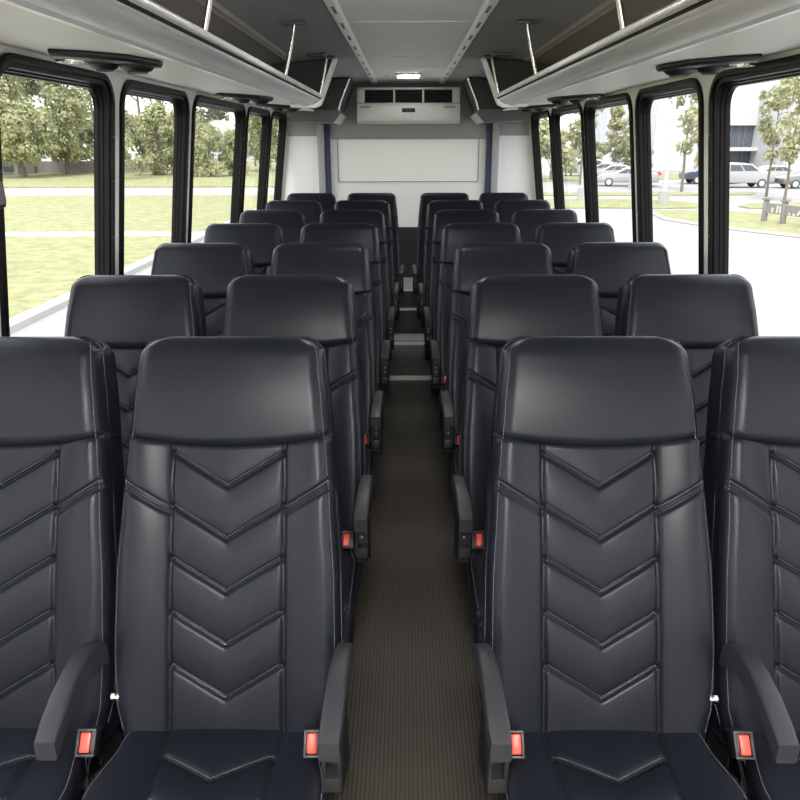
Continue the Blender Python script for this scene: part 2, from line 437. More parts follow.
def make_seat(sx, aisle):
    """sx: +1 the aisle lies towards +x of this seat, -1 towards -x"""
    root = thing('bus_seat', 'black leather bus seat', 'seat')
    if not SEAT_PARTS:
        leather_parts(root)
        for ch in list(root.children): SEAT_PARTS[ch.name] = ch
    else:
        for ch in SEAT_PARTS.values(): copy_tree(ch, root)
    # running gear
    mb = MB(); mb.box(-.19, .19, -.42, .10, .285, .335); mb.box(-.17, .17, -.40, .08, .25, .29)
    mb.build('seat_frame', M['dark'], root, bevel=.008)
    for px in (-.14, .14):
        mb = MB(); mb.prism([(-.34, .26), (.06, .26), (-.02, .03), (-.02, .0), (-.30, .0), (-.30, .03)], 0, px - .02, px + .02)
        mb.build('leg', M['dark'], root, bevel=.005)
    for sg in (-1, 1):
        mb = MB(); mb.box(sg * .19 - .012, sg * .19 + .012, .0, .10, .30, .47); mb.build('recliner_bracket', M['dark'], root, bevel=.004)
    mb = MB(); mb.disc((-sx * .232, .015, .535), .011, sx * .018, 0, 16)
    mb.build('hinge_bolt', M['chrome'], root, bevel=.002)
    if aisle:
        for side, x0, drop in ((sx, sx * .238, 0), (-sx, -sx * .2335, .0)):
            a = arm_mesh(side, x0, drop).build('armrest', M['arm'], root, smooth=True)
            if side == sx:
                mb = MB(); xo = x0 - .017; xi = x0 + .017; y0, y1 = -.215, -.085
                # slotted upright below the arm: two cheeks, a back web and a closed foot
                for xa, xb in ((xo, xo + .007), (xi - .007, xi)): mb.prism([(y0, .645), (y1, .66), (y1 + .03, .46), (y0 + .05, .50), (y0, .53)], 0, xa, xb)
                mb.box(xo, xi, y0 + .03, y1, .50, .65); mb.prism([(y0, .53), (y0, .56), (y1, .56), (y1 + .03, .44), (y0 + .06, .49)], 0, xo, xi)
                ob = mb.build('armrest_bracket', M['plastic'], a, bevel=.002)
                mb = MB()
                for zz in (.58, .60, .62): mb.disc((x0, y0 + .031, zz), .0035, -.004, 1, 10)
                mb.build('rivet', M['steel'], a)
    # buckle, stands up beside the cushion on the aisle side of the seat
    bx = sx * (.187 if aisle else .222)
    mt = Matrix.Translation((bx, -.075, .505)) @ Matrix.Rotation(math.radians(-38), 4, 'X') @ Matrix.Rotation(math.radians(6 * sx), 4, 'Z')
    mb = MB()
    for a in ((-.0180, -.0122, -.018, .03, -.022, .022), (.0122, .0180, -.018, .03, -.022, .022), (-.0180, .0180, -.018, .03, -.025, -.0195), (-.0180, .0180, -.018, .03, .0195, .025), (-.0180, .0180, -.006, .03, -.022, .022)): mb.box(*a, mtx=mt)
    mb.tube([mt @ Vector((0, .01, -.025)), mt @ Vector((0, .03, -.08)), Vector((bx, .03, .36))], .010, 8)
    bk = mb.build('seat_belt_buckle', M['plastic'], root, bevel=.0015)
    mb = MB(); mb.box(*((-.007, .0120) if sx < 0 else (-.0120, .007)), -.014, -.004, -.018, .018, mtx=mt)
    rb = mb.build('release_button', M['red'], bk, bevel=.002); rb['label'] = 'red release button'
    return root

ORD = ['front', 'second', 'third', 'fourth', 'fifth', 'sixth', 'rearmost']
NARROW = {-1: (0, .008, .018, .03, .042, .06, .092), 1: (0, 0, .002, .018, .032, .052, .088)}   # the rear rows stand closer to the aisle, clear of the wheel arches
P_ROW = .77; Y_ROW = 1.213
def place_row_seats():
    protos = {}
    for i in range(7):
        for side in (-1, 1):
            for aisle in (True, False):
                key = (side, aisle)
                if key not in protos: o = protos[key] = make_seat(-side, aisle)
                else: o = copy_tree(protos[key])
                x = side * ((.382 if aisle else .852) - NARROW[side][i] + (.012 if not aisle and side < 0 and i else 0)) - (.004 if side < 0 else 0.006)
                o.location = (x, Y_ROW + i * P_ROW, 0)
                sd = 'left' if side < 0 else 'right'
                rowtxt = ORD[i] + (' row back' if 0 < i < 6 else ' row')
                if aisle: lab = f'black leather chevron-stitched seat with armrests, just {sd} of the aisle, {rowtxt}'
                else: lab = f'black leather chevron-stitched seat beside the {sd} windows, {rowtxt}'
                tag(o, lab, 'seat', 'black leather bus seats in rows')
place_row_seats()

# ------------------------------------------------------------------ BUS SHELL
YB = 7.3; YF = -1.7
def wx(z, off=0): return (1.15 - .13 * (max(z, .65) - 1.55)) + off
mb = MB(); mb.box(-1.30, 1.30, YF, YB, -.12, 0); struct(mb.build('floor', M['floor']))
# rear platform: two risers up to the back wall
mb = MB(); mb.box(-1.24, 1.24, 6.42, YB, 0.0005, .20); mb.box(-1.24, 1.24, 6.60, YB, .2, .335)
struct(mb.build('floor_platform', M['dgrey']))
mb = MB(); mb.box(-1.24, 1.24, 6.64, YB, .335, .338); struct(mb.build('floor_platform_top', M['grey']))
def trim(n, x0, x1, y0, y1, z0, z1, m_='nosing'):
    mb = MB(); mb.box(x0, x1, y0, y1, z0, z1); return struct(mb.build(f'trim_{n}', M[m_]))
trim(1, -.30, .30, 5.03, 5.12, 0.0002, .006); trim(2, -.30, .30, 5.98, 6.08, 0.0002, .006); trim(3, -.30, .30, 6.12, 6.36, 0.0002, .004, 'grey')
trim(4, -1.2, 1.2, 6.405, 6.47, .2002, .208); trim(5, -1.2, 1.2, 6.585, 6.64, .3352, .343)

WL = [(-.4, 1.08), (1.15, 2.06), (2.13, 3.00), (3.08, 4.02), (4.11, 5.42), (5.49, 6.40), (6.46, 7.24)]
WR = [(-.4, 1.08), (1.15, 2.00), (2.07, 3.01), (3.09, 3.96), (4.04, 5.10), (5.15, 6.22), (6.28, 7.20)]
ZS, ZT = .76, 1.832
def rrect(a0, a1, b0, b1, r, n=7):
    out = []
    for cx, cy, q0 in ((a1 - r, b1 - r, 0), (a0 + r, b1 - r, PI / 2), (a0 + r, b0 + r, PI), (a1 - r, b0 + r, 1.5 * PI)):
        for k in range(n + 1):
            q = q0 + PI / 2 * k / n; out.append((cx + r * math.cos(q), cy + r * math.sin(q)))
    return out
def wall(side, wins, name):
    mb = MB(); T = .045
    def slab(y0, y1, z0, z1):
        vs = [(side * wx(z, o), y, z) for o in (0, T) for z in (z0, z1) for y in (y0, y1)]
        mb.add(vs, [(0, 1, 3, 2), (4, 6, 7, 5), (0, 4, 5, 1), (2, 3, 7, 6), (0, 2, 6, 4), (1, 5, 7, 3)])
    slab(YF, YB, 0.0, .65); i_ = .033
    slab(YF, YB, .65, ZS + i_); slab(YF, YB, ZT - i_, 1.90)
    ed = [YF] + [e for a, b in wins for e in (a + i_, b - i_)] + [YB]
    for a, b in zip(ed[::2], ed[1::2]): slab(a, b, ZS + i_, ZT - i_)
    struct(mb.build(name, M['white']))
wall(-1, WL, 'wall_left'); wall(1, WR, 'wall_right')

def window(side, y0, y1, idx):
    """deep black rubber frame set in the wall, glass recessed to the outside"""
    def ring(ins, r, off): return [Vector((side * wx(z, off), y, z)) for y, z in rrect(y0 + ins, y1 - ins, ZS + ins, ZT - ins, r)]
    loops = [ring(.0, .105, .001), ring(.0, .105, -.012), ring(.008, .10, -.017), ring(.020, .09, -.015), ring(.023, .088, -.005), ring(.036, .085, -.004), ring(.038, .083, .014),
             ring(.043, .080, .016), ring(.045, .078, .030), ring(.050, .074, .031), ring(.051, .073, .048), ring(.030, .088, .049)]
    # keep to the hole in the wall: everything outboard of the wall face sits inside it
    mb = MB(); n = len(loops[0]); vs = [v for l in loops for v in l]; fs = []
    for i in range(len(loops) - 1):
        for k in range(n): fs.append((i * n + k, i * n + (k + 1) % n, (i + 1) * n + (k + 1) % n, (i + 1) * n + k))
    mb.add(vs, fs)
    w = struct(mb.build(f'window_{idx}', M['rubber'], smooth=True))
    g = MB(); g.add(ring(.049, .075, .036), [tuple(range(n))]); g.build('pane', M['glass'], w, recalc=False)
    # bright edge bead of the glass and latch screws
    b = MB()
    for t in (.25, .45, .65, .8):
        z = ZS + (ZT - ZS) * t
        b.disc((side * wx(z, -.0165), y1 - .016, z), .003, side * .003, 0, 8)
    b.build('frame_screw', M['steel'], w)
    return w
k = 1
for a, b in WL: window(-1, a, b, k); k += 1
for a, b in WR: window(1, a, b, k); k += 1

# back wall with its panels
mb = MB(); w_ = [(wx(z, .04), z) for z in (-.1, .65, 1.2, 1.90)] + [(1.04, 2.06), (.7, 2.13)]; mb.prism(w_ + [(-x, z) for x, z in w_[::-1]], 1, YB, YB + .06); struct(mb.build('wall_back', M['wallwhite']))
mb = MB(); mb.box(-.70, .70, YB - .02, YB - .0005, .34, .82); struct(mb.build('baseboard_back', M['dark']))
mb = MB(); mb.box(-.715, .715, YB - .012, YB - .0005, 1.615, 2.12); struct(mb.build('trim_6', M['grey']))
for sg in (-1, 1):
    mb = MB(); a, b = sorted((sg * .845, sg * 1.115)); mb.box(a, b, YB - .012, YB - .0005, 1.645, 1.90); struct(mb.build('trim_%d' % (8 + sg), M['grey']))
    mb = MB(); a, b = sorted((sg * .77, sg * .835)); mb.box(a, b, YB - .07, YB - .0005, .34, 1.78); struct(mb.build('trim_%d' % (11 + sg), M['post'], bevel=.008))
    mb = MB(); a, b = sorted((sg * .722, sg * .769)); mb.box(a, b, YB - .05, YB - .0005, .34, 1.76); struct(mb.build('trim_%d' % (14 + sg), M['navy'], bevel=.006))
# hatch outline on the pale panel
mb = MB()
for x in (-.655, .655): mb.box(x - .0035, x + .0035, YB - .0145, YB - .0008, 1.24, 1.78)
mb.box(-.655, .655, YB - .0145, YB - .0008, 1.236, 1.243)
struct(mb.build('trim_16', M['grey']))
mb = MB(); mb.box(-.655, .655, YB - .0035, YB - .0005, 1.243, 1.615); struct(mb.build('trim_17', mat('ivory_hatch_panel', (.80, .797, .77), .35)))

# front wall with windscreen opening (behind the viewpoint)
mb = MB()
mb.box(-1.3, 1.3, YF - .06, YF, -.1, 1.15); mb.box(-1.3, 1.3, YF - .06, YF, 1.95, 2.2)
for sg in (-1, 1): a, b = sorted((sg * 1.3, sg * 1.08)); mb.box(a, b, YF - .06, YF, 1.15, 1.95)
struct(mb.build('wall_front', M['white']))
w = MB(); w.box(-1.08, 1.08, YF - .035, YF - .03, 1.15, 1.95); w = struct(w.build('window_15', M['glass']))

# ceiling
CE = [(1.10, 1.86), (1.095, 1.93), (1.06, 1.985), (.99, 2.025), (.88, 2.052), (.72, 2.072)]
CS = [(.72, 2.072), (.60, 2.082), (.45, 2.092), (.295, 2.10)]
def sheet(prof, y0, y1, th, mb):
    n = len(prof); vs = [(x, y, z + t) for t in (0, th) for y in (y0, y1) for x, z in prof]
    def id_(t, y, i): return (t * 2 + y) * n + i
    fs = []
    for i in range(n - 1):
        for t in (0, 1): fs.append((id_(t, 0, i), id_(t, 0, i + 1), id_(t, 1, i + 1), id_(t, 1, i)))
    for y in (0, 1):
        for i in range(n - 1): fs.append((id_(0, y, i), id_(0, y, i + 1), id_(1, y, i + 1), id_(1, y, i)))
    for i in (0, n - 1): fs.append((id_(0, 0, i), id_(0, 1, i), id_(1, 1, i), id_(1, 0, i)))
    mb.add(vs, fs)
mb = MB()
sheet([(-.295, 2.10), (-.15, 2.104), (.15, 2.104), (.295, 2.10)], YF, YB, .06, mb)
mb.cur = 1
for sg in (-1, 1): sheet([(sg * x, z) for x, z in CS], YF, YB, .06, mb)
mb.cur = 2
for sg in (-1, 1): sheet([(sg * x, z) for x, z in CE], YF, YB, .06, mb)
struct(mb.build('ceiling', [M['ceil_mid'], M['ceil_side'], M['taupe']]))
n_ = 18
for sg in (-1, 1):
    mb = MB(); x0 = sg * .300                       # slotted aluminium rail
    mb.prism([(x0 - .024, 2.099), (x0 - .024, 2.087), (x0 - .014, 2.083), (x0 + .014, 2.083), (x0 + .024, 2.087), (x0 + .024, 2.099)], 1, YF, YB - .01)
    rail = struct(mb.build(f'trim_{n_}', M['alu'])); n_ += 1
    mb = MB()
    for y in [1.9 + .42 * k for k in range(13)]:
        ln = .16 if int(y * 10) % 3 else .05
        mb.box(x0 - .006, x0 + .006, y, y + ln, 2.0822, 2.0834)
    mb.build('rail_slot', M['box'], rail)
    mb = MB(); mb.sweep([(sg * .700, 2.0735), (sg * .712, 2.060), (sg * .724, 2.066), (sg * .738, 2.055), (sg * .752, 2.0675)], YF, 5.0)
    struct(mb.build(f'trim_{n_}', M['taupe'])); n_ += 1
for y in (2.2, 3.68, 5.15, 5.85):
    mb = MB(); mb.box(-.272, .272, y - .004, y + .004, 2.0995, 2.1035); struct(mb.build(f'trim_{n_}', M['white'])); n_ += 1
    for sg in (-1, 1):
        mb = MB(); pr = [(sg * x, z - .0012) for x, z in CS[::-1]] ; sheet(pr, y - .003, y + .003, .004, mb); struct(mb.build(f'trim_{n_}', M['grey'])); n_ += 1
# cove where the ceiling meets the back wall
mb = MB(); mb.prism([(YB - .0, 2.04), (YB - .02, 2.04), (YB - .07, 2.07), (YB - .16, 2.095), (YB - .16, 2.12), (YB, 2.12)], 0, -.95, .95)
struct(mb.build(f'trim_{n_}', M['ceil_side'])); n_ += 1

# ------------------------------------------------------------------ LUGGAGE RACKS
RE = 5.08
def rack(sg):
    sd = 'left' if sg < 0 else 'right'
    r = thing('luggage_rack', f'aluminium overhead luggage rack above the {sd}-hand windows', 'luggage rack', (0, 0, 0), 0, 'overhead luggage racks')
    y0 = -.9
    def X(p): return [(sg * x, z) for x, z in p]
    # underside panel, closed board
    mb = MB(); mb.prism([(sg * .652, 1.821), (sg * 1.108, 1.848), (sg * 1.108, 1.858), (sg * .652, 1.833)], 1, y0, RE); mb.prism([(sg * .76, 1.8275), (sg * 1.108, 1.848), (sg * 1.108, 1.858), (sg * .76, 1.839)], 1, RE, 6.42)
    mb.build('underside_panel', M['white'], r)
    mb = MB(); prof = [(.556, 1.862), (.560, 1.848), (.574, 1.839), (.586, 1.839), (.600, 1.826), (.622, 1.817), (.637, 1.814), (.639, 1.820), (.654, 1.821), (.654, 1.834), (.61, 1.836), (.58, 1.852), (.562, 1.866)]
    mb.prism(X(prof), 1, y0, RE); mb.build('front_fascia', M['alu'], r, smooth=True)
    mb = MB(); mb.prism(X([(.557, 1.8605), (.5565, 1.853), (.561, 1.8475), (.566, 1.853)]), 1, y0 + .01, RE - .01); mb.build('rail_groove_dark', M['black'], r)  # black strip painted in as the dark of the groove under the rail
    mb = MB(); mb.prism(X([(.634, 1.8145), (.646, 1.809), (.664, 1.811), (.668, 1.8208), (.634, 1.8190)]), 1, y0, RE)
    mb.build('edge_trim', M['alu'], r)
    mb = MB(); mb.tube([(sg * .552, y0, 1.867), (sg * .552, RE, 1.867)], .011, 12); mb.build('front_rail', M['alu'], r, smooth=True)
    for y in (.78, 2.17, 3.56, 4.95):
        mb = MB()
        mb.tube([(sg * .553, y, 1.869), (sg * .540, y, 1.915), (sg * .522, y, 1.985), (sg * .506, y, 2.05), (sg * .502, y, 2.078)], .0085, 10)
        st = mb.build('stanchion', M['chrome'], r, smooth=True)
        mb = MB(); mb.box(sg * .502 - .050, sg * .502 + .050, y - .022, y + .022, 2.074, 2.088); mb.build('ceiling_mount', M['box'], st, bevel=.005)
    # end cap: charcoal plate with a bright edge on the aisle side and along the bottom
    e0, e1 = RE + .005, RE + .06
    pl = [(.455, 2.088), (.548, 1.862), (.568, 1.822), (.60, 1.808), (.75, 1.815), (.755, 1.842), (1.10, 1.859), (1.09, 1.925), (1.05, 1.98), (.97, 2.022), (.86, 2.05), (.72, 2.068), (.60, 2.078)]
    mb = MB(); mb.prism(X(pl), 1, e0, e1); mb.build('end_panel', M['dgrey'], r)
    mb = MB()
    prof = [(.450, 2.088), (.543, 1.860), (.563, 1.817), (.600, 1.801), (.755, 1.806)]
    ins = [(.478, 2.082), (.568, 1.868), (.580, 1.836), (.608, 1.819), (.755, 1.824)]
    poly = prof + ins[::-1]; mb.prism(X(poly), 1, e0 - .012, e1 + .012); mb.build('end_trim', M['alu'], r, smooth=True)
    # plate on the ceiling above the end panel
    mb = MB(); mb.prism(X([(.48, 2.088), (.60, 2.081), (.60, 2.068), (.50, 2.072)]), 1, RE - .34, RE - .20); mb.build('mounting_plate', M['box'], r, bevel=.004)
    return r
rack(-1); rack(1)

def rear_locker(sg):
    sd = 'left' if sg < 0 else 'right'
    r = thing('overhead_locker', f'dark closed locker over a grey tray in the rear {sd} ceiling corner', 'locker', (0, 0, 0), 0, 'rear overhead lockers')
    def X(p): return [(sg * x, z) for x, z in p]
    y0, y1 = 6.5, YB - .075
    mb = MB(); mb.prism(X([(.615, 1.745), (.555, 1.812), (.575, 1.845), (1.0, 1.845), (1.0, 1.83), (.95, 1.755)]), 1, y0, y1)
    mb.build('tray', M['box'], r, bevel=.006)
    mb = MB(); mb.prism(X([(.553, 1.808), (.615, 1.741), (.622, 1.745), (.562, 1.816)]), 1, y0 + .02, y1 - .02); mb.build('side_trim', M['acbody'], r)
    mb = MB(); mb.prism(X([(.585, 1.846), (.475, 2.082), (.60, 2.072), (.72, 2.062), (.88, 2.042), (.98, 2.015), (1.03, 1.98), (1.03, 1.846)]), 1, y0 + .03, y1)
    mb.build('body', M['dgrey'], r)
    mb = MB(); mb.tube([(sg * .572, y0 + .02, 1.838), (sg * .556, y0 + .02, 1.90), (sg * .492, y0 + .02, 2.045), (sg * .478, y0 + .02, 2.078)], .010, 10)
    mb.build('grab_bar', M['chrome'], r, smooth=True)
rear_locker(-1); rear_locker(1)

# vent / reading lamp consoles under the racks
def console(sg, y, which):
    sd = 'left' if sg < 0 else 'right'
    def zu(x): return 1.821 + (x - .652) / (1.108 - .652) * .027
    o = thing('overhead_console', f'black overhead vent and reading light console under the {sd} rack, {which}', 'air vent', (0, y, 0), 0, 'overhead vent consoles')
    sh_ = .0 if sg < 0 else .045
    pl = [(.745, .02), (.79, -.10), (.90, -.14), (1.00, -.13), (1.045, -.02), (1.02, .08), (.90, .14), (.80, .13), (.75, .08)]
    pl = [(a + sh_, b) for a, b in pl]
    mb = MB(); n = len(pl); vs = []
    for ins, dz in ((0, -.0005), (.0, -.010), (.008, -.019)):
        cx = sum(p[0] for p in pl) / n; cy = sum(p[1] for p in pl) / n
        for x, yy in pl:
            f = 1 - ins / .15; xx = cx + (x - cx) * f; vs.append((sg * xx, cy + (yy - cy) * f, zu(xx) + dz))
    fs = [(i * n + k, i * n + (k + 1) % n, (i + 1) * n + (k + 1) % n, (i + 1) * n + k) for i in range(2) for k in range(n)] + [tuple(range(n)), tuple(range(2 * n, 3 * n))]
    mb.add(vs, fs); mb.build('housing', M['plastic'], o, bevel=.003)
    for x, yy, rr in ((.812 + sh_, .03, .050), (.905 + sh_, .02, .042)):
        mb = MB(); z = zu(x) - .019
        mb.lathe([(0, -.020), (rr * .45, -.019), (rr * .8, -.014), (rr, -.004), (rr, .002)], (sg * x, yy, z)); lv = mb.build('air_louvre', M['plastic'], o, smooth=True)
        mb = MB(); mb.lathe([(rr * .55, -.0205), (rr * .62, -.0195), (rr * .55, -.0180)], (sg * x, yy, z)); mb.build('louvre_ring', M['box'], lv, smooth=True)
    mb = MB(); x, yy = .985 + sh_, -.01; z = zu(x) - .019
    for rr in (.045, .030, .016): mb.lathe([(rr - .005, 0.001), (rr - .004, -.005), (rr, -.005), (rr + .001, 0.001)], (sg * x, yy, z))
    mb.build('lamp_bezel', M['chrome'], o, smooth=True)
for sg in (-1, 1):
    for y, wh in ((2.36 + .22 * (sg > 0), 'front one of three'), (4.33 + .22 * (sg > 0), 'middle one of three'), (5.5 + .25 * (sg > 0), 'rear one of three')): console(sg, y, wh)

# ------------------------------------------------------------------ AIR CONDITIONER
ac = thing('air_conditioner', 'pale grey air conditioning unit with three dark grilles high on the back wall', 'air conditioner', (0, 0, 0))
ax0, ax1, ay, az0, az1 = -.452, .456, 7.02, 1.745, 2.045
mb = MB()
gr = [(-.385, -.133), (-.115, .122), (.14, .388)]
mb.prism([(YB - .013, az0), (ay + .03, az0), (ay, az0 + .03), (ay, 1.905), (ay + .02, 1.918), (YB - .013, 1.918)], 0, ax0, ax1)
mb.box(ax0, ax1, ay + .05, YB - .013, 2.025, az1)
xs = [ax0] + [v for g in gr for v in g] + [ax1]
for a, b in zip(xs[::2], xs[1::2]): mb.box(a, b, ay + .03, YB - .013, 1.9175, 2.0255)
mb.build('casing', M['acbody'], ac, bevel=.006)
for a, b in gr:
    mb = MB(); mb.box(a, b, ay + .09, ay + .10, 1.918, 2.025); g = mb.build('grille', M['black'], ac)
    mb = MB()
    for q in range(5): z = 1.930 + q * .021; mb.box(a, b, ay + .05, ay + .088, z, z + .003)
    mb.build('louvre', M['black'], g)
mb = MB(); mb.box(ax0 + .05, ax1 - .05, ay - .006, ay + .001, az0 + .045, 1.895); mb.build('front_lid', M['acbody'], ac, bevel=.004)
mb = MB(); mb.box(-.055, .060, ay - .0085, ay - .004, 1.838, 1.872); d_ = mb.build('display', M['black'], ac)
mb = MB(); mb.box(-.03, -.008, ay - .0095, ay - .008, 1.848, 1.862); mb.box(.004, .028, ay - .0095, ay - .008, 1.848, 1.862); mb.build('display_digit', mat('dim_red_segment', (.05, .012, .01), .4), d_)
mb = MB(); mb.box(-.42, -.33, ay - .0078, ay - .004, 1.878, 1.888); mb.box(.31, .41, ay - .0078, ay - .004, 1.876, 1.886); mb.build('slot', M['box'], ac)

# ceiling lamps
def dome(y, lab, w_, l_):
    o = thing('ceiling_light', lab, 'ceiling light', (0, y, 2.1035), 0)
    mb = MB(); mb.box(-w_ / 2 - .02, w_ / 2 + .02, -l_ / 2 - .02, l_ / 2 + .02, -.012, .0); mb.build('bezel', M['box'] if y < 4 else M['acbody'], o, bevel=.004)
    mb = MB(); mb.box(-w_ / 2, w_ / 2, -l_ / 2, l_ / 2, -.022 if y > 2 else -.07, -.0115); mb.build('lens', M['lens'] if y < 2 else M['lens_small'], o, bevel=.004)  # the added front lamps get a deeper lens to wash the ceiling
    if y > 4:
        for sg in (-1, 1):
            mb = MB(); mb.tube([(sg * (w_ / 2 + .07), -.02, -.002), (sg * (w_ / 2 + .10), -.02, -.010), (sg * (w_ / 2 + .12), 0, -.010), (sg * (w_ / 2 + .10), .02, -.010)], .004, 8); mb.build('hook', M['steel'], o)
dome(6.5, 'small lit ceiling light in the middle of the ceiling near the back wall', .17, .16)
dome(2.86, 'lit ceiling light on the centre panel at the top edge of the photo', .22, .26)
dome(-.25, 'added ceiling light above the front of the aisle, out of view', .40, .30)  # fill lamp added behind the viewpoint to brighten the interior
dome(-1.15, 'second added ceiling light at the front of the bus, out of view', .40, .30)  # another unseen lamp, added for interior brightness

# black egress handle on the left front window frame
o = thing('window_handle', 'black emergency handle on the frame of the nearest left window', 'handle', (0, 0, 0))
mb = MB(); 
yy = 2.055; mb.prism([(yy - .05, 1.425), (yy + .045, 1.43), (yy + .052, 1.445), (yy + .048, 1.565), (yy + .035, 1.58), (yy - .05, 1.575)], 0, -wx(1.5) + .005, -wx(1.5) + .040)
mb.build('housing', M['plastic'], o, bevel=.006)
mb = MB(); mb.box(-wx(1.5) + .0395, -wx(1.5) + .043, yy + .0, yy + .035, 1.44, 1.50); mb.build('plate', M['box'], o)

# ------------------------------------------------------------------ OUTSIDE
def ground(name, poly, z0, z1, m_):
    mb = MB(); mb.prism([(p[0], p[1]) for p in poly], 2, z0, z1); return struct(mb.build(name, M[m_]))
ground('pavement', [(-140, -60), (140, -60), (140, 260), (-140, 260)], GZ - .2, GZ, 'asphalt')
XC = -7.45
ground('lawn', [(-120, -30), (XC - .35, -30), (XC - .35, 28.1), (-120, 28.1)], GZ + .0005, GZ + .08, 'grass')
ground('lawn', [(-120, 29.5), (XC - .35, 29.5), (XC - .35, 50.6), (-120, 50.6)], GZ + .0005, GZ + .08, 'grass')
ground('lawn', [(-120, 60.5), (-6, 60.5), (-6, 140), (-120, 140)], GZ + .0005, GZ + .08, 'grass')
ground('footpath', [(-120, 28.1), (XC - .35, 28.1), (XC - .35, 29.5), (-120, 29.5)], GZ + .0005, GZ + .09, 'concrete')
ground('curb', [(XC - .35, -30), (XC, -30), (XC, 50.6), (XC - .35, 50.6)], GZ + .0005, GZ + .13, 'concrete')
def isl(px, name='lawn', m_='grass', h=.06):
    return ground(name, [gp(*p) for p in px], GZ + .0005, GZ + h, m_)
isl([(655, 211), (700, 211.5), (745, 213), (800, 216), (900, 222), (900, 246), (800, 236), (762, 232), (710, 226), (665, 219), (654, 214)])
isl([(540, 200), (600, 200), (660, 201), (690, 203), (703, 206), (700, 208.5), (660, 209), (600, 208.5), (540, 209)])
isl([(738, 207), (750, 204.5), (790, 203.5), (850, 204), (880, 208), (800, 209), (750, 209)])
isl([(530, 193), (715, 193.5), (755, 193.2), (752, 195.2), (640, 196), (530, 196)])
isl([(540, 176), (640, 174), (760, 176), (760, 178), (640, 180), (540, 182)])
# curb of the near island and painted line
mb = MB()
e = [gp(654, 214.5), gp(665, 220), gp(710, 227.3), (gp(762, 233.5)), gp(800, 237.8), gp(900, 248.5)]
mb.tube([v + Vector((0, 0, .03)) for v in e], .10, 6); struct(mb.build('curb', M['concrete']))
mb = MB(); mb.box(7.15, 7.30, 5, 18, GZ + .0005, GZ + .006); struct(mb.build('road_marking', M['paint']))
mb = MB(); mb.box(10.5, 10.65, 12, 19, GZ + .0005, GZ + .006); struct(mb.build('road_marking', M['paint']))

# trees
def tree_mesh(h, crown, clumps, n_leaf, size, leaf, trunk_r, trunk_h, name, label, loc, group, spread=1.0, seed=1, wob=1):
    rnd = random.Random(seed)
    o = thing(name, label, 'tree', loc, rnd.uniform(0, 6.28), group)
    mb = MB(); top = trunk_h + (h - trunk_h) * .75
    mb.tube([(0, 0, -.05), (.03 * wob, .02, trunk_h * .5), (-.03 * wob, .05, trunk_h), (.05 * wob, 0, top)], [trunk_r * 1.25, trunk_r, trunk_r * .8, trunk_r * .2], 9)
    cl = []
    for k in range(clumps):
        t = rnd.random(); z = trunk_h * .8 + (h - trunk_h * .8) * t
        wmax = crown * (math.sin(PI * min(1, .18 + .82 * (1 - (1 - t) ** 1.0 if t < .0 else t) )) ** .6 if spread >= 1 else (1 - t * .85))
        a = rnd.uniform(0, 2 * PI); q = wmax * math.sqrt(rnd.random()) * .85
        c = Vector((q * math.cos(a), q * math.sin(a), z)); cl.append((c, crown * rnd.uniform(.20, .36)))
        if k % 3 == 0: mb.tube([(0, 0, max(trunk_h * .6, z - crown * .6)), c], [trunk_r * .35, trunk_r * .08], 5)
    mb.build('trunk', M['bark'], o, smooth=True)
    mb = MB()
    for k in range(n_leaf):
        c, r = cl[k % len(cl)]
        d = Vector((rnd.gauss(0, 1), rnd.gauss(0, 1), rnd.gauss(0, .8))).normalized() * r * (rnd.random() ** .45)
        p = c + d; n = (d.normalized() + Vector((rnd.uniform(-.7, .7), rnd.uniform(-.7, .7), rnd.uniform(-.2, .9)))).normalized()
        a = n.cross(Vector((rnd.uniform(-1, 1), rnd.uniform(-1, 1), rnd.uniform(-1, 1)))).normalized(); b = n.cross(a)
        s1 = size * rnd.uniform(.6, 1.3); s2 = s1 * .6
        mb.add([p - a * s1, p - b * s2 + n * s2 * .2, p + a * s1, p + b * s2 + n * s2 * .2], [(0, 1, 2, 3)])
    mb.build('foliage', M[leaf], o, recalc=False)
    return o
protoA = tree_mesh(12.5, 4.6, 46, 9000, .23, 'leafA', .28, 2.6, 'broad_tree', 'x', (0, 0, 0), None, seed=3)
protoB = tree_mesh(14.0, 4.4, 46, 8000, .26, 'leafB', .28, 2.4, 'dark_tree', 'x', (0, 0, 0), None, seed=5)
protoC = tree_mesh(9.0, 2.3, 30, 4500, .18, 'leafC', .13, 1.4, 'young_tree', 'x', (0, 0, 0), None, spread=.5, seed=8)
protoD = tree_mesh(6.5, 3.4, 40, 7000, .20, 'leafA', .12, .5, 'round_shrub', 'x', (0, 0, 0), None, seed=11)
protoE = tree_mesh(8.4, 1.7, 30, 1300, .17, 'leafC', .08, 2.6, 'slim_tree', 'x', (0, 0, 0), None, seed=14)
protoF = tree_mesh(4.6, 1.6, 22, 2200, .15, 'leafC', .07, .8, 'slim_shrub', 'x', (0, 0, 0), None, spread=.5, seed=17)
used = set()
def plant(proto, px, Y, sc, label, group, rot=0):
    o = proto if proto not in used else copy_tree(proto)
    used.add(proto)
    X = CAM.x + (px - 406) * Y / F * 1.0
    o.location = (X, Y, GZ + (.08 if X < -6 else .0)); o.scale = (sc, sc, sc); o.rotation_euler = (0, 0, rot); tag(o, label, 'tree', group)
    return o
GL = 'trees along the far side of the lawn'
plant(protoA, -25, 80, 1.05, 'broad leafy tree filling the left edge of the nearest left window', GL, 1)
plant(protoA, 38, 77, 1.0, 'broad pale green tree with its trunk before the pale shed', GL, 0)
plant(protoB, 12, 96, 1.15, 'dark tree behind the pale shed at far left', GL, 2)
plant(protoA, 82, 84, .95, 'broad tree beside the wooden fence, at the right of the nearest left window', GL, 3)
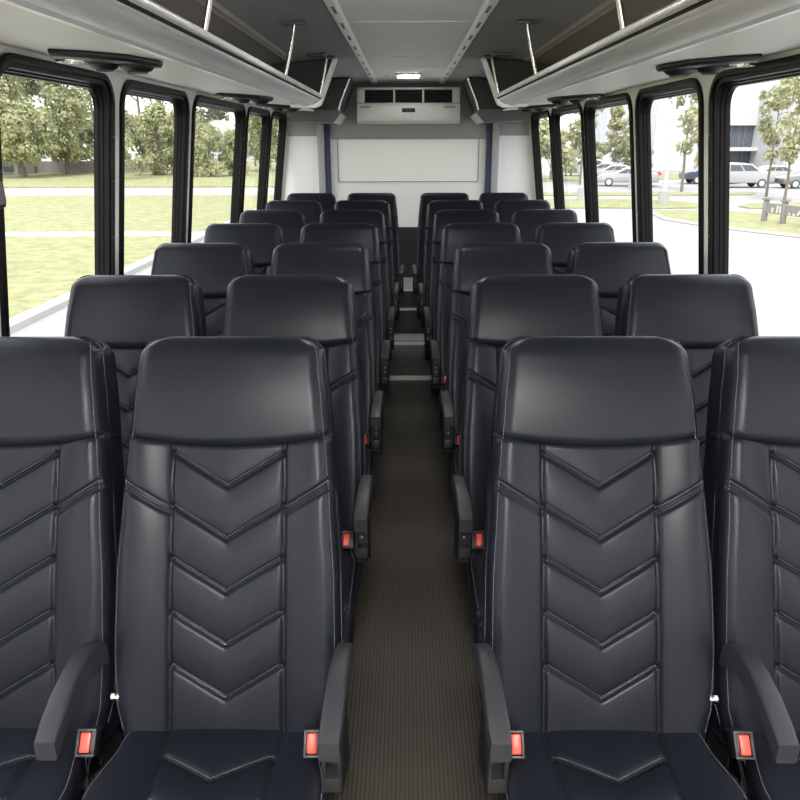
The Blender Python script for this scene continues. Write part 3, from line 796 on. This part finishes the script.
plant(protoB, 70, 100, 1.2, 'tall dark tree behind the wooden fence in the nearest left window', GL, .6)
plant(protoB, 112, 98, 1.15, 'dark tree mostly hidden behind the first left window post', GL, 4)
plant(protoB, 156, 94, 1.10, 'dark tall tree standing in the second left window', GL, 5)
plant(protoC, 133, 72, 1.05, 'pale pointed tree at the left of the second left window', GL, 0)
plant(protoD, 172, 82, 1.0, 'round bush at the right edge of the second left window', GL, 1)
plant(protoC, 200, 80, 1.15, 'pale pointed tree at the left of the third left window', GL, 2)
plant(protoD, 219, 78, .70, 'round bush in the middle of the third left window', GL, 3)
plant(protoB, 207, 185, 1.7, 'dark tree on the skyline of the third left window', GL, 3.3)
plant(protoB, 244, 190, 1.75, 'dark tree beside the white domed roof', GL, 1.5)
plant(protoD, 241, 80, .62, 'round bush at the right of the third left window', GL, 5)
plant(protoC, 262, 110, 1.1, 'pale tree seen through the fourth left window', GL, 5)
plant(protoC, 276, 100, 1.2, 'pale tree seen through the fifth left window', GL, 1)
plant(protoA, 268, 92, .85, 'broad tree seen through the rear half of the fifth left window', GL, 2.2)
GR = 'young trees around the car park'
plant(protoE, 771, 45, .92, 'slender young tree in front of the silver car in the nearest right window', GR, 0)
plant(protoE, 753, 49, .95, 'thin young tree in front of the white minivan', GR, 2)
plant(protoE, 671, 54, 1.1, 'tall thin tree at the left of the second right window', GR, 1)
plant(protoF, 692, 82, 1.0, 'small pointed tree before the dark office glazing in the second right window', GR, 0)
plant(protoF, 622, 86, 1.5, 'leafy tree at the right of the third right window', GR, 2)
plant(protoF, 604, 88, 1.4, 'leafy tree at the left of the third right window', GR, 3)
plant(protoE, 573, 63, 1.0, 'thin tree in the fourth right window', GR, 4)
plant(protoF, 577, 85, 1.4, 'bushy tree in the fourth right window', GR, 1)
plant(protoF, 545, 70, 1.7, 'leafy tree in the fifth right window', GR, 2)

# shed, fence, buildings on the left
def at(px, py, Y): return Vector((CAM.x + (px - 406) * Y / F, Y, CAM.z + (141 - py) * Y / F))
sh = thing('shed', 'pale metal-sided shed behind the lawn at the far left', 'shed', (0, 0, 0)); Y = 84
a, b = at(-40, 157, Y), at(33, 177, Y)
mb = MB(); mb.box(a.x, b.x, Y, Y + 6, GZ + .08, a.z)
for k in range(22): x = a.x + (b.x - a.x) * k / 22; mb.box(x, x + .06, Y - .05, Y, GZ + .08, a.z - .1)
mb.build('wall', M['siding'], sh)
mb = MB(); mb.box(a.x - .2, b.x + .2, Y - .3, Y + 6.3, a.z, a.z + .2); mb.build('roof', M['bldg'], sh)
mb = MB(); w1 = at(20, 163, Y); w2 = at(30, 168, Y); mb.box(w1.x, w2.x, Y - .08, Y - .04, w2.z, w1.z); mb.build('window', M['carglass'], sh)
fe = thing('board_fence', 'grey upright board fence between the trees behind the lawn', 'fence', (0, 0, 0)); Y = 88
a, b = at(37, 158, Y), at(172, 177, Y)
mb = MB()
k = 0; x = a.x
while x < b.x:
    mb.box(x, x + .28, Y, Y + .03, GZ + .08, a.z + random.uniform(-.05, .05)); x += .30
mb.build('boards', M['woodgrey'], fe)
mb = MB(); mb.box(a.x, b.x, Y + .03, Y + .1, GZ + .6, GZ + .75); mb.box(a.x, b.x, Y + .03, Y + .1, a.z - .5, a.z - .35); mb.build('rail', M['woodgrey'], fe)
hb = thing('domed_building', 'white building with a rounded roof beyond the bushes in the third left window', 'building', (0, 0, 0)); Y = 120
a = at(212, 165, Y); b = at(246, 165, Y); t = at(222, 122, Y)
mb = MB(); mb.box(a.x, b.x, Y, Y + 18, GZ + .01, at(0, 146, Y).z); mb.build('wall', M['bldg'], hb)
mb = MB(); n = 16; cx = (a.x + b.x) / 2; zb = at(0, 146, Y).z
mb.prism([(cx - (b.x - a.x) / 2 * math.cos(PI * k / n), zb + (t.z - zb) * math.sin(PI * k / n)) for k in range(n + 1)], 1, Y - .5, Y + 18.5); mb.build('roof', M['bldg'], hb)
hc = thing('low_building', 'white building with a blue-grey bay seen through the fourth left window', 'building', (0, 0, 0)); Y = 170
a = at(240, 108, Y); b = at(258, 108, Y)
mb = MB(); mb.box(a.x, b.x, Y, Y + 15, GZ + .01, a.z); mb.build('wall', M['bldg'], hc)
c1, c2 = at(250, 112, Y), at(256, 150, Y); mb = MB(); mb.box(c1.x, c2.x, Y - .6, Y, c2.z, c1.z); mb.build('bay', mat('blue_grey_cladding', (.16, .19, .21), .5), hc)

# office on the right
of = thing('office_building', 'white office building with dark tinted glazing behind the parked cars', 'building', (0, 0, 0)); Y = 92
a, b = at(640, 98, Y), at(764, 98, Y)
g1, g2 = at(686, 128, Y), at(764, 178, Y)
mb = MB(); mb.box(a.x, g1.x, Y, Y + 20, GZ + .01, a.z); mb.box(g1.x, b.x, Y, Y + 20, g1.z, a.z); mb.box(g1.x, b.x, Y + 1.0, Y + 20, GZ + .01, g1.z); mb.build('wall', M['bldg'], of)
mb = MB(); mb.box(g1.x, b.x, Y + .5, Y + .6, GZ + .3, g1.z); gz = mb.build('glazing', M['bglass'], of)
mb = MB()
for k in range(7): x = g1.x + (b.x - g1.x) * k / 6; mb.box(x - .06, x + .06, Y + .35, Y + .5, GZ + .01, g1.z)
mb.build('mullion', M['box'], gz)
zc = at(0, 149, Y).z; mb = MB(); mb.box(g1.x - .5, b.x, Y - 1.2, Y + .5, zc - .2, zc + .2); mb.build('canopy', M['bldg'], of)
a2, b2 = at(765, 70, 84), at(900, 70, 84)
mb = MB(); mb.box(a2.x, b2.x, 84, 112, GZ + .01, a2.z); mb.build('wing', M['bldg'], of)
ob = thing('far_block', 'pale multi-storey block far beyond the car park in the third right window', 'building', (0, 0, 0)); Y = 165
a, b = at(594, 100, Y), at(632, 100, Y)
mb = MB(); mb.box(a.x, b.x, Y, Y + 20, GZ + .01, a.z); mb.build('wall', mat('hazy_white_block', (.42, .43, .46), .7), ob)
mb = MB()
for r_ in range(6):
    for c_ in range(7):
        x = a.x + .6 + c_ * (b.x - a.x - 1) / 7; z = GZ + 2 + r_ * (a.z - GZ - 3) / 6; mb.box(x, x + .6, Y - .05, Y, z, z + .8)
mb.build('windows', mat('hazy_glass', (.25, .27, .30), .4), ob)

# cars: side profile swept across the width, then bevelled
def car(kind, paint, name, label, px, py, rz, group='cars in the car park'):
    g = gp(px, py); o = thing(name, label, 'car', (g.x, g.y, GZ), rz, group)
    if kind == 'van': prof = [(-2.4, .35), (-2.4, .95), (-2.25, 1.05), (-1.25, 1.22), (-.55, 1.72), (.2, 1.80), (2.0, 1.76), (2.35, 1.15), (2.45, .9), (2.42, .35)]; Wd = .92; gls = [(-1.1, 1.24), (-.5, 1.64), (1.95, 1.66), (2.2, 1.2)]
    elif kind == 'suv': prof = [(-2.35, .38), (-2.38, .85), (-2.2, 1.0), (-1.1, 1.15), (-.4, 1.62), (.3, 1.70), (1.6, 1.64), (2.15, 1.15), (2.35, 1.0), (2.35, .38)]; Wd = .90; gls = [(-.95, 1.17), (-.35, 1.54), (1.5, 1.54), (1.95, 1.15)]
    else: prof = [(-2.3, .32), (-2.32, .72), (-2.1, .86), (-1.0, .98), (-.25, 1.38), (.3, 1.44), (1.0, 1.38), (1.65, 1.03), (2.2, .98), (2.32, .8), (2.3, .32)]; Wd = .88; gls = [(-.85, .99), (-.2, 1.30), (.95, 1.30), (1.45, 1.02)]
    mb = MB(); mb.prism(prof, 1, -Wd, Wd); body = mb.build('body', M[paint], o, bevel=.08, bseg=3)
    for i_ in range(3):
        for sg in (-1, 1):
            f0, f1 = i_ / 3 + .02, (i_ + 1) / 3 - .02
            def L(p, q, f): return (p[0] + (q[0] - p[0]) * f, p[1] + (q[1] - p[1]) * f)
            P_ = [L(gls[0], gls[3], f0), L(gls[1], gls[2], f0), L(gls[1], gls[2], f1), L(gls[0], gls[3], f1)]
            mb = MB(); mb.prism(P_, 1, sg * Wd, sg * (Wd + .012)); mb.build('side_window', M['carglass'], o)
    ix = 4 if kind != 'sedan' else 4
    for wxp in (-1.42, 1.40):
        for sg in (-1, 1):
            mb = MB(); y_ = sg * (Wd - .18); mb.disc((wxp, y_, .33), .33, sg * .20, 1, 22); wl = mb.build('wheel', M['tyre'], o, bevel=.03)
            mb = MB(); mb.disc((wxp, y_ + sg * .195, .33), .20, sg * .015, 1, 14); mb.build('hub_cap', M['hub'], wl)
    mb = MB()
    for sg in (-1, 1): mb.box(2.2, 2.44, sg * (Wd - .06) - .05, sg * (Wd - .06) + .08, .85, 1.05)
    mb.build('tail_lamp', M['lamp'], o)
    return o
car('suv', 'carblue', 'suv', 'slate blue car in the second right window', 710, 183.6, 0)
car('van', 'carwhite', 'minivan', 'white minivan behind the thin tree in the nearest right window', 737, 187.3, PI)
car('sedan', 'carsilver', 'sedan', 'silver car behind the slender tree at the right edge of the photo', 808, 188.0, 0)
car('sedan', 'carwhite', 'sedan', 'white car mostly hidden between the minivan and the silver car', 776, 183.0, PI)
for k, (px, py, lab) in enumerate(((603, 178.5, 'white car at the left of the third right window'), (613, 181.6, 'white car second from the left in the third right window'), (627, 186, 'white car before the lamp post in the third right window'))):
    car('sedan', 'carwhite', 'sedan', lab, px, py, -.25)
car('suv', 'carwhite', 'suv', 'white car seen through the fourth right window', 583, 176.5, -.25)

# lamp posts
def lamp_post(px, py, h, lab):
    g = gp(px, py); o = thing('lamp_post', lab, 'lamp post', (g.x, g.y, GZ), 0, 'car park lamp posts')
    mb = MB(); mb.disc((0, 0, 0), .30, .75, 2, 18); mb.build('base', M['concrete'], o)
    mb = MB(); mb.tube([(0, 0, .75), (0, 0, h)], [.13, .09], 12); mb.build('pole', M['pole'], o, smooth=True)
    mb = MB(); mb.box(-1.0, .1, -.18, .18, h - .1, h + .06); mb.build('lamp_head', M['pole'], o, bevel=.04)
lamp_post(632, 189, 11, 'pale lamp post on a round base in the third right window')
lamp_post(582, 201, 10, 'pale lamp post in the fourth right window')
lamp_post(663, 205, 10.5, 'pale lamp post standing in for a whitish band, left edge of second right window')  # post put in where a whitish upright band shows

# wooden sign rail on the grass
g1, g2 = gp(763.5, 222.5), gp(782, 225.2)
d = (g2 - g1); d.z = 0; g3 = g1 + d * 2.05
sn = thing('timber_sign', 'low weathered timber sign on posts on the grass, at the right edge of the photo', 'sign', (0, 0, 0))
def pole_px(g, hpx): return hpx * (g.y) / F
u = d.normalized(); v = Vector((-u.y, u.x, 0))
hp = pole_px(g1, 20)
for g in (g1, g2, g3):
    mb = MB(); mt = Matrix.Translation((g.x, g.y, GZ + .06)) @ Matrix.Rotation(math.atan2(u.y, u.x), 4, 'Z')
    mb.box(-.09, .09, -.09, .09, -.04, hp, mtx=mt); po = mb.build('post', M['woodgrey'], sn, bevel=.01)
    mb = MB(); mb.box(-.05, .26, -.12, .12, hp, hp + .07, mtx=mt @ Matrix.Rotation(math.radians(-6), 4, 'Y')); mb.build('post_cap', M['woodgrey'], po)
mb = MB(); mt = Matrix.Translation((g1.x, g1.y, GZ + .06)) @ Matrix.Rotation(math.atan2(u.y, u.x), 4, 'Z')
Ls = d.length * 2.05; z0, z1 = hp * .40, hp * .86
mb.box(.09, Ls, -.04, .04, z0, z1, mtx=mt); bd = mb.build('board', M['woodgrey'], sn)
mb = MB()                                             # worn pale letters, as far as they can be made out
def stroke(xa, za, xb, zb, w=.055):
    dx, dz = xb - xa, zb - za; l = math.hypot(dx, dz); nx, nz = -dz / l * w, dx / l * w
    q = [(xa - nx, za - nz), (xb - nx, zb - nz), (xb + nx, zb + nz), (xa + nx, za + nz)]
    vs = [mt @ Vector((x, yy, z)) for yy in (-.055, -.041) for x, z in q]
    mb.add(vs, [(0, 1, 2, 3), (7, 6, 5, 4), (0, 4, 5, 1), (1, 5, 6, 2), (2, 6, 7, 3), (3, 7, 4, 0)])
hh = z1 - z0; za, zb = z0 + hh * .12, z0 + hh * .85; L1 = d.length
stroke(L1 * .42, za, L1 * .42, z0 + hh * .6); stroke(L1 * .66, za, L1 * .70, zb); stroke(L1 * .82, zb, L1 * .84, za)
stroke(L1 * 1.30, z0 + hh * .12, L1 * 1.36, z0 + hh * .2); stroke(L1 * 1.50, z0 + hh * .1, L1 * 1.58, z0 + hh * .2); stroke(L1 * 1.72, za, L1 * 1.95, zb); stroke(L1 * 1.95, zb, L1 * 2.0, za)
mb.build('lettering', M['bldg'], bd)

# ------------------------------------------------------------------ LIGHT
W = bpy.data.worlds.new('sky'); S.world = W; W.use_nodes = True; nt = W.node_tree
bg = nt.nodes['Background']
tc = nt.nodes.new('ShaderNodeTexCoord'); sp = nt.nodes.new('ShaderNodeSeparateXYZ'); cr = nt.nodes.new('ShaderNodeValToRGB')
nt.links.new(tc.outputs['Generated'], sp.inputs[0]); nt.links.new(sp.outputs['Z'], cr.inputs[0])
cr.color_ramp.elements[0].position = 0; cr.color_ramp.elements[0].color = (1, .985, .96, 1)
cr.color_ramp.elements[1].position = .6; cr.color_ramp.elements[1].color = (.93, .955, 1, 1)
nt.links.new(cr.outputs[0], bg.inputs[0]); bg.inputs[1].default_value = 1.8
sl = bpy.data.lights.new('sun', 'SUN'); sl.energy = 2.4; sl.angle = math.radians(14); sl.color = (1, .96, .88)
so = bpy.data.objects.new('sun', sl); COL.objects.link(so); so.rotation_euler = (math.radians(34), 0, math.radians(-8))
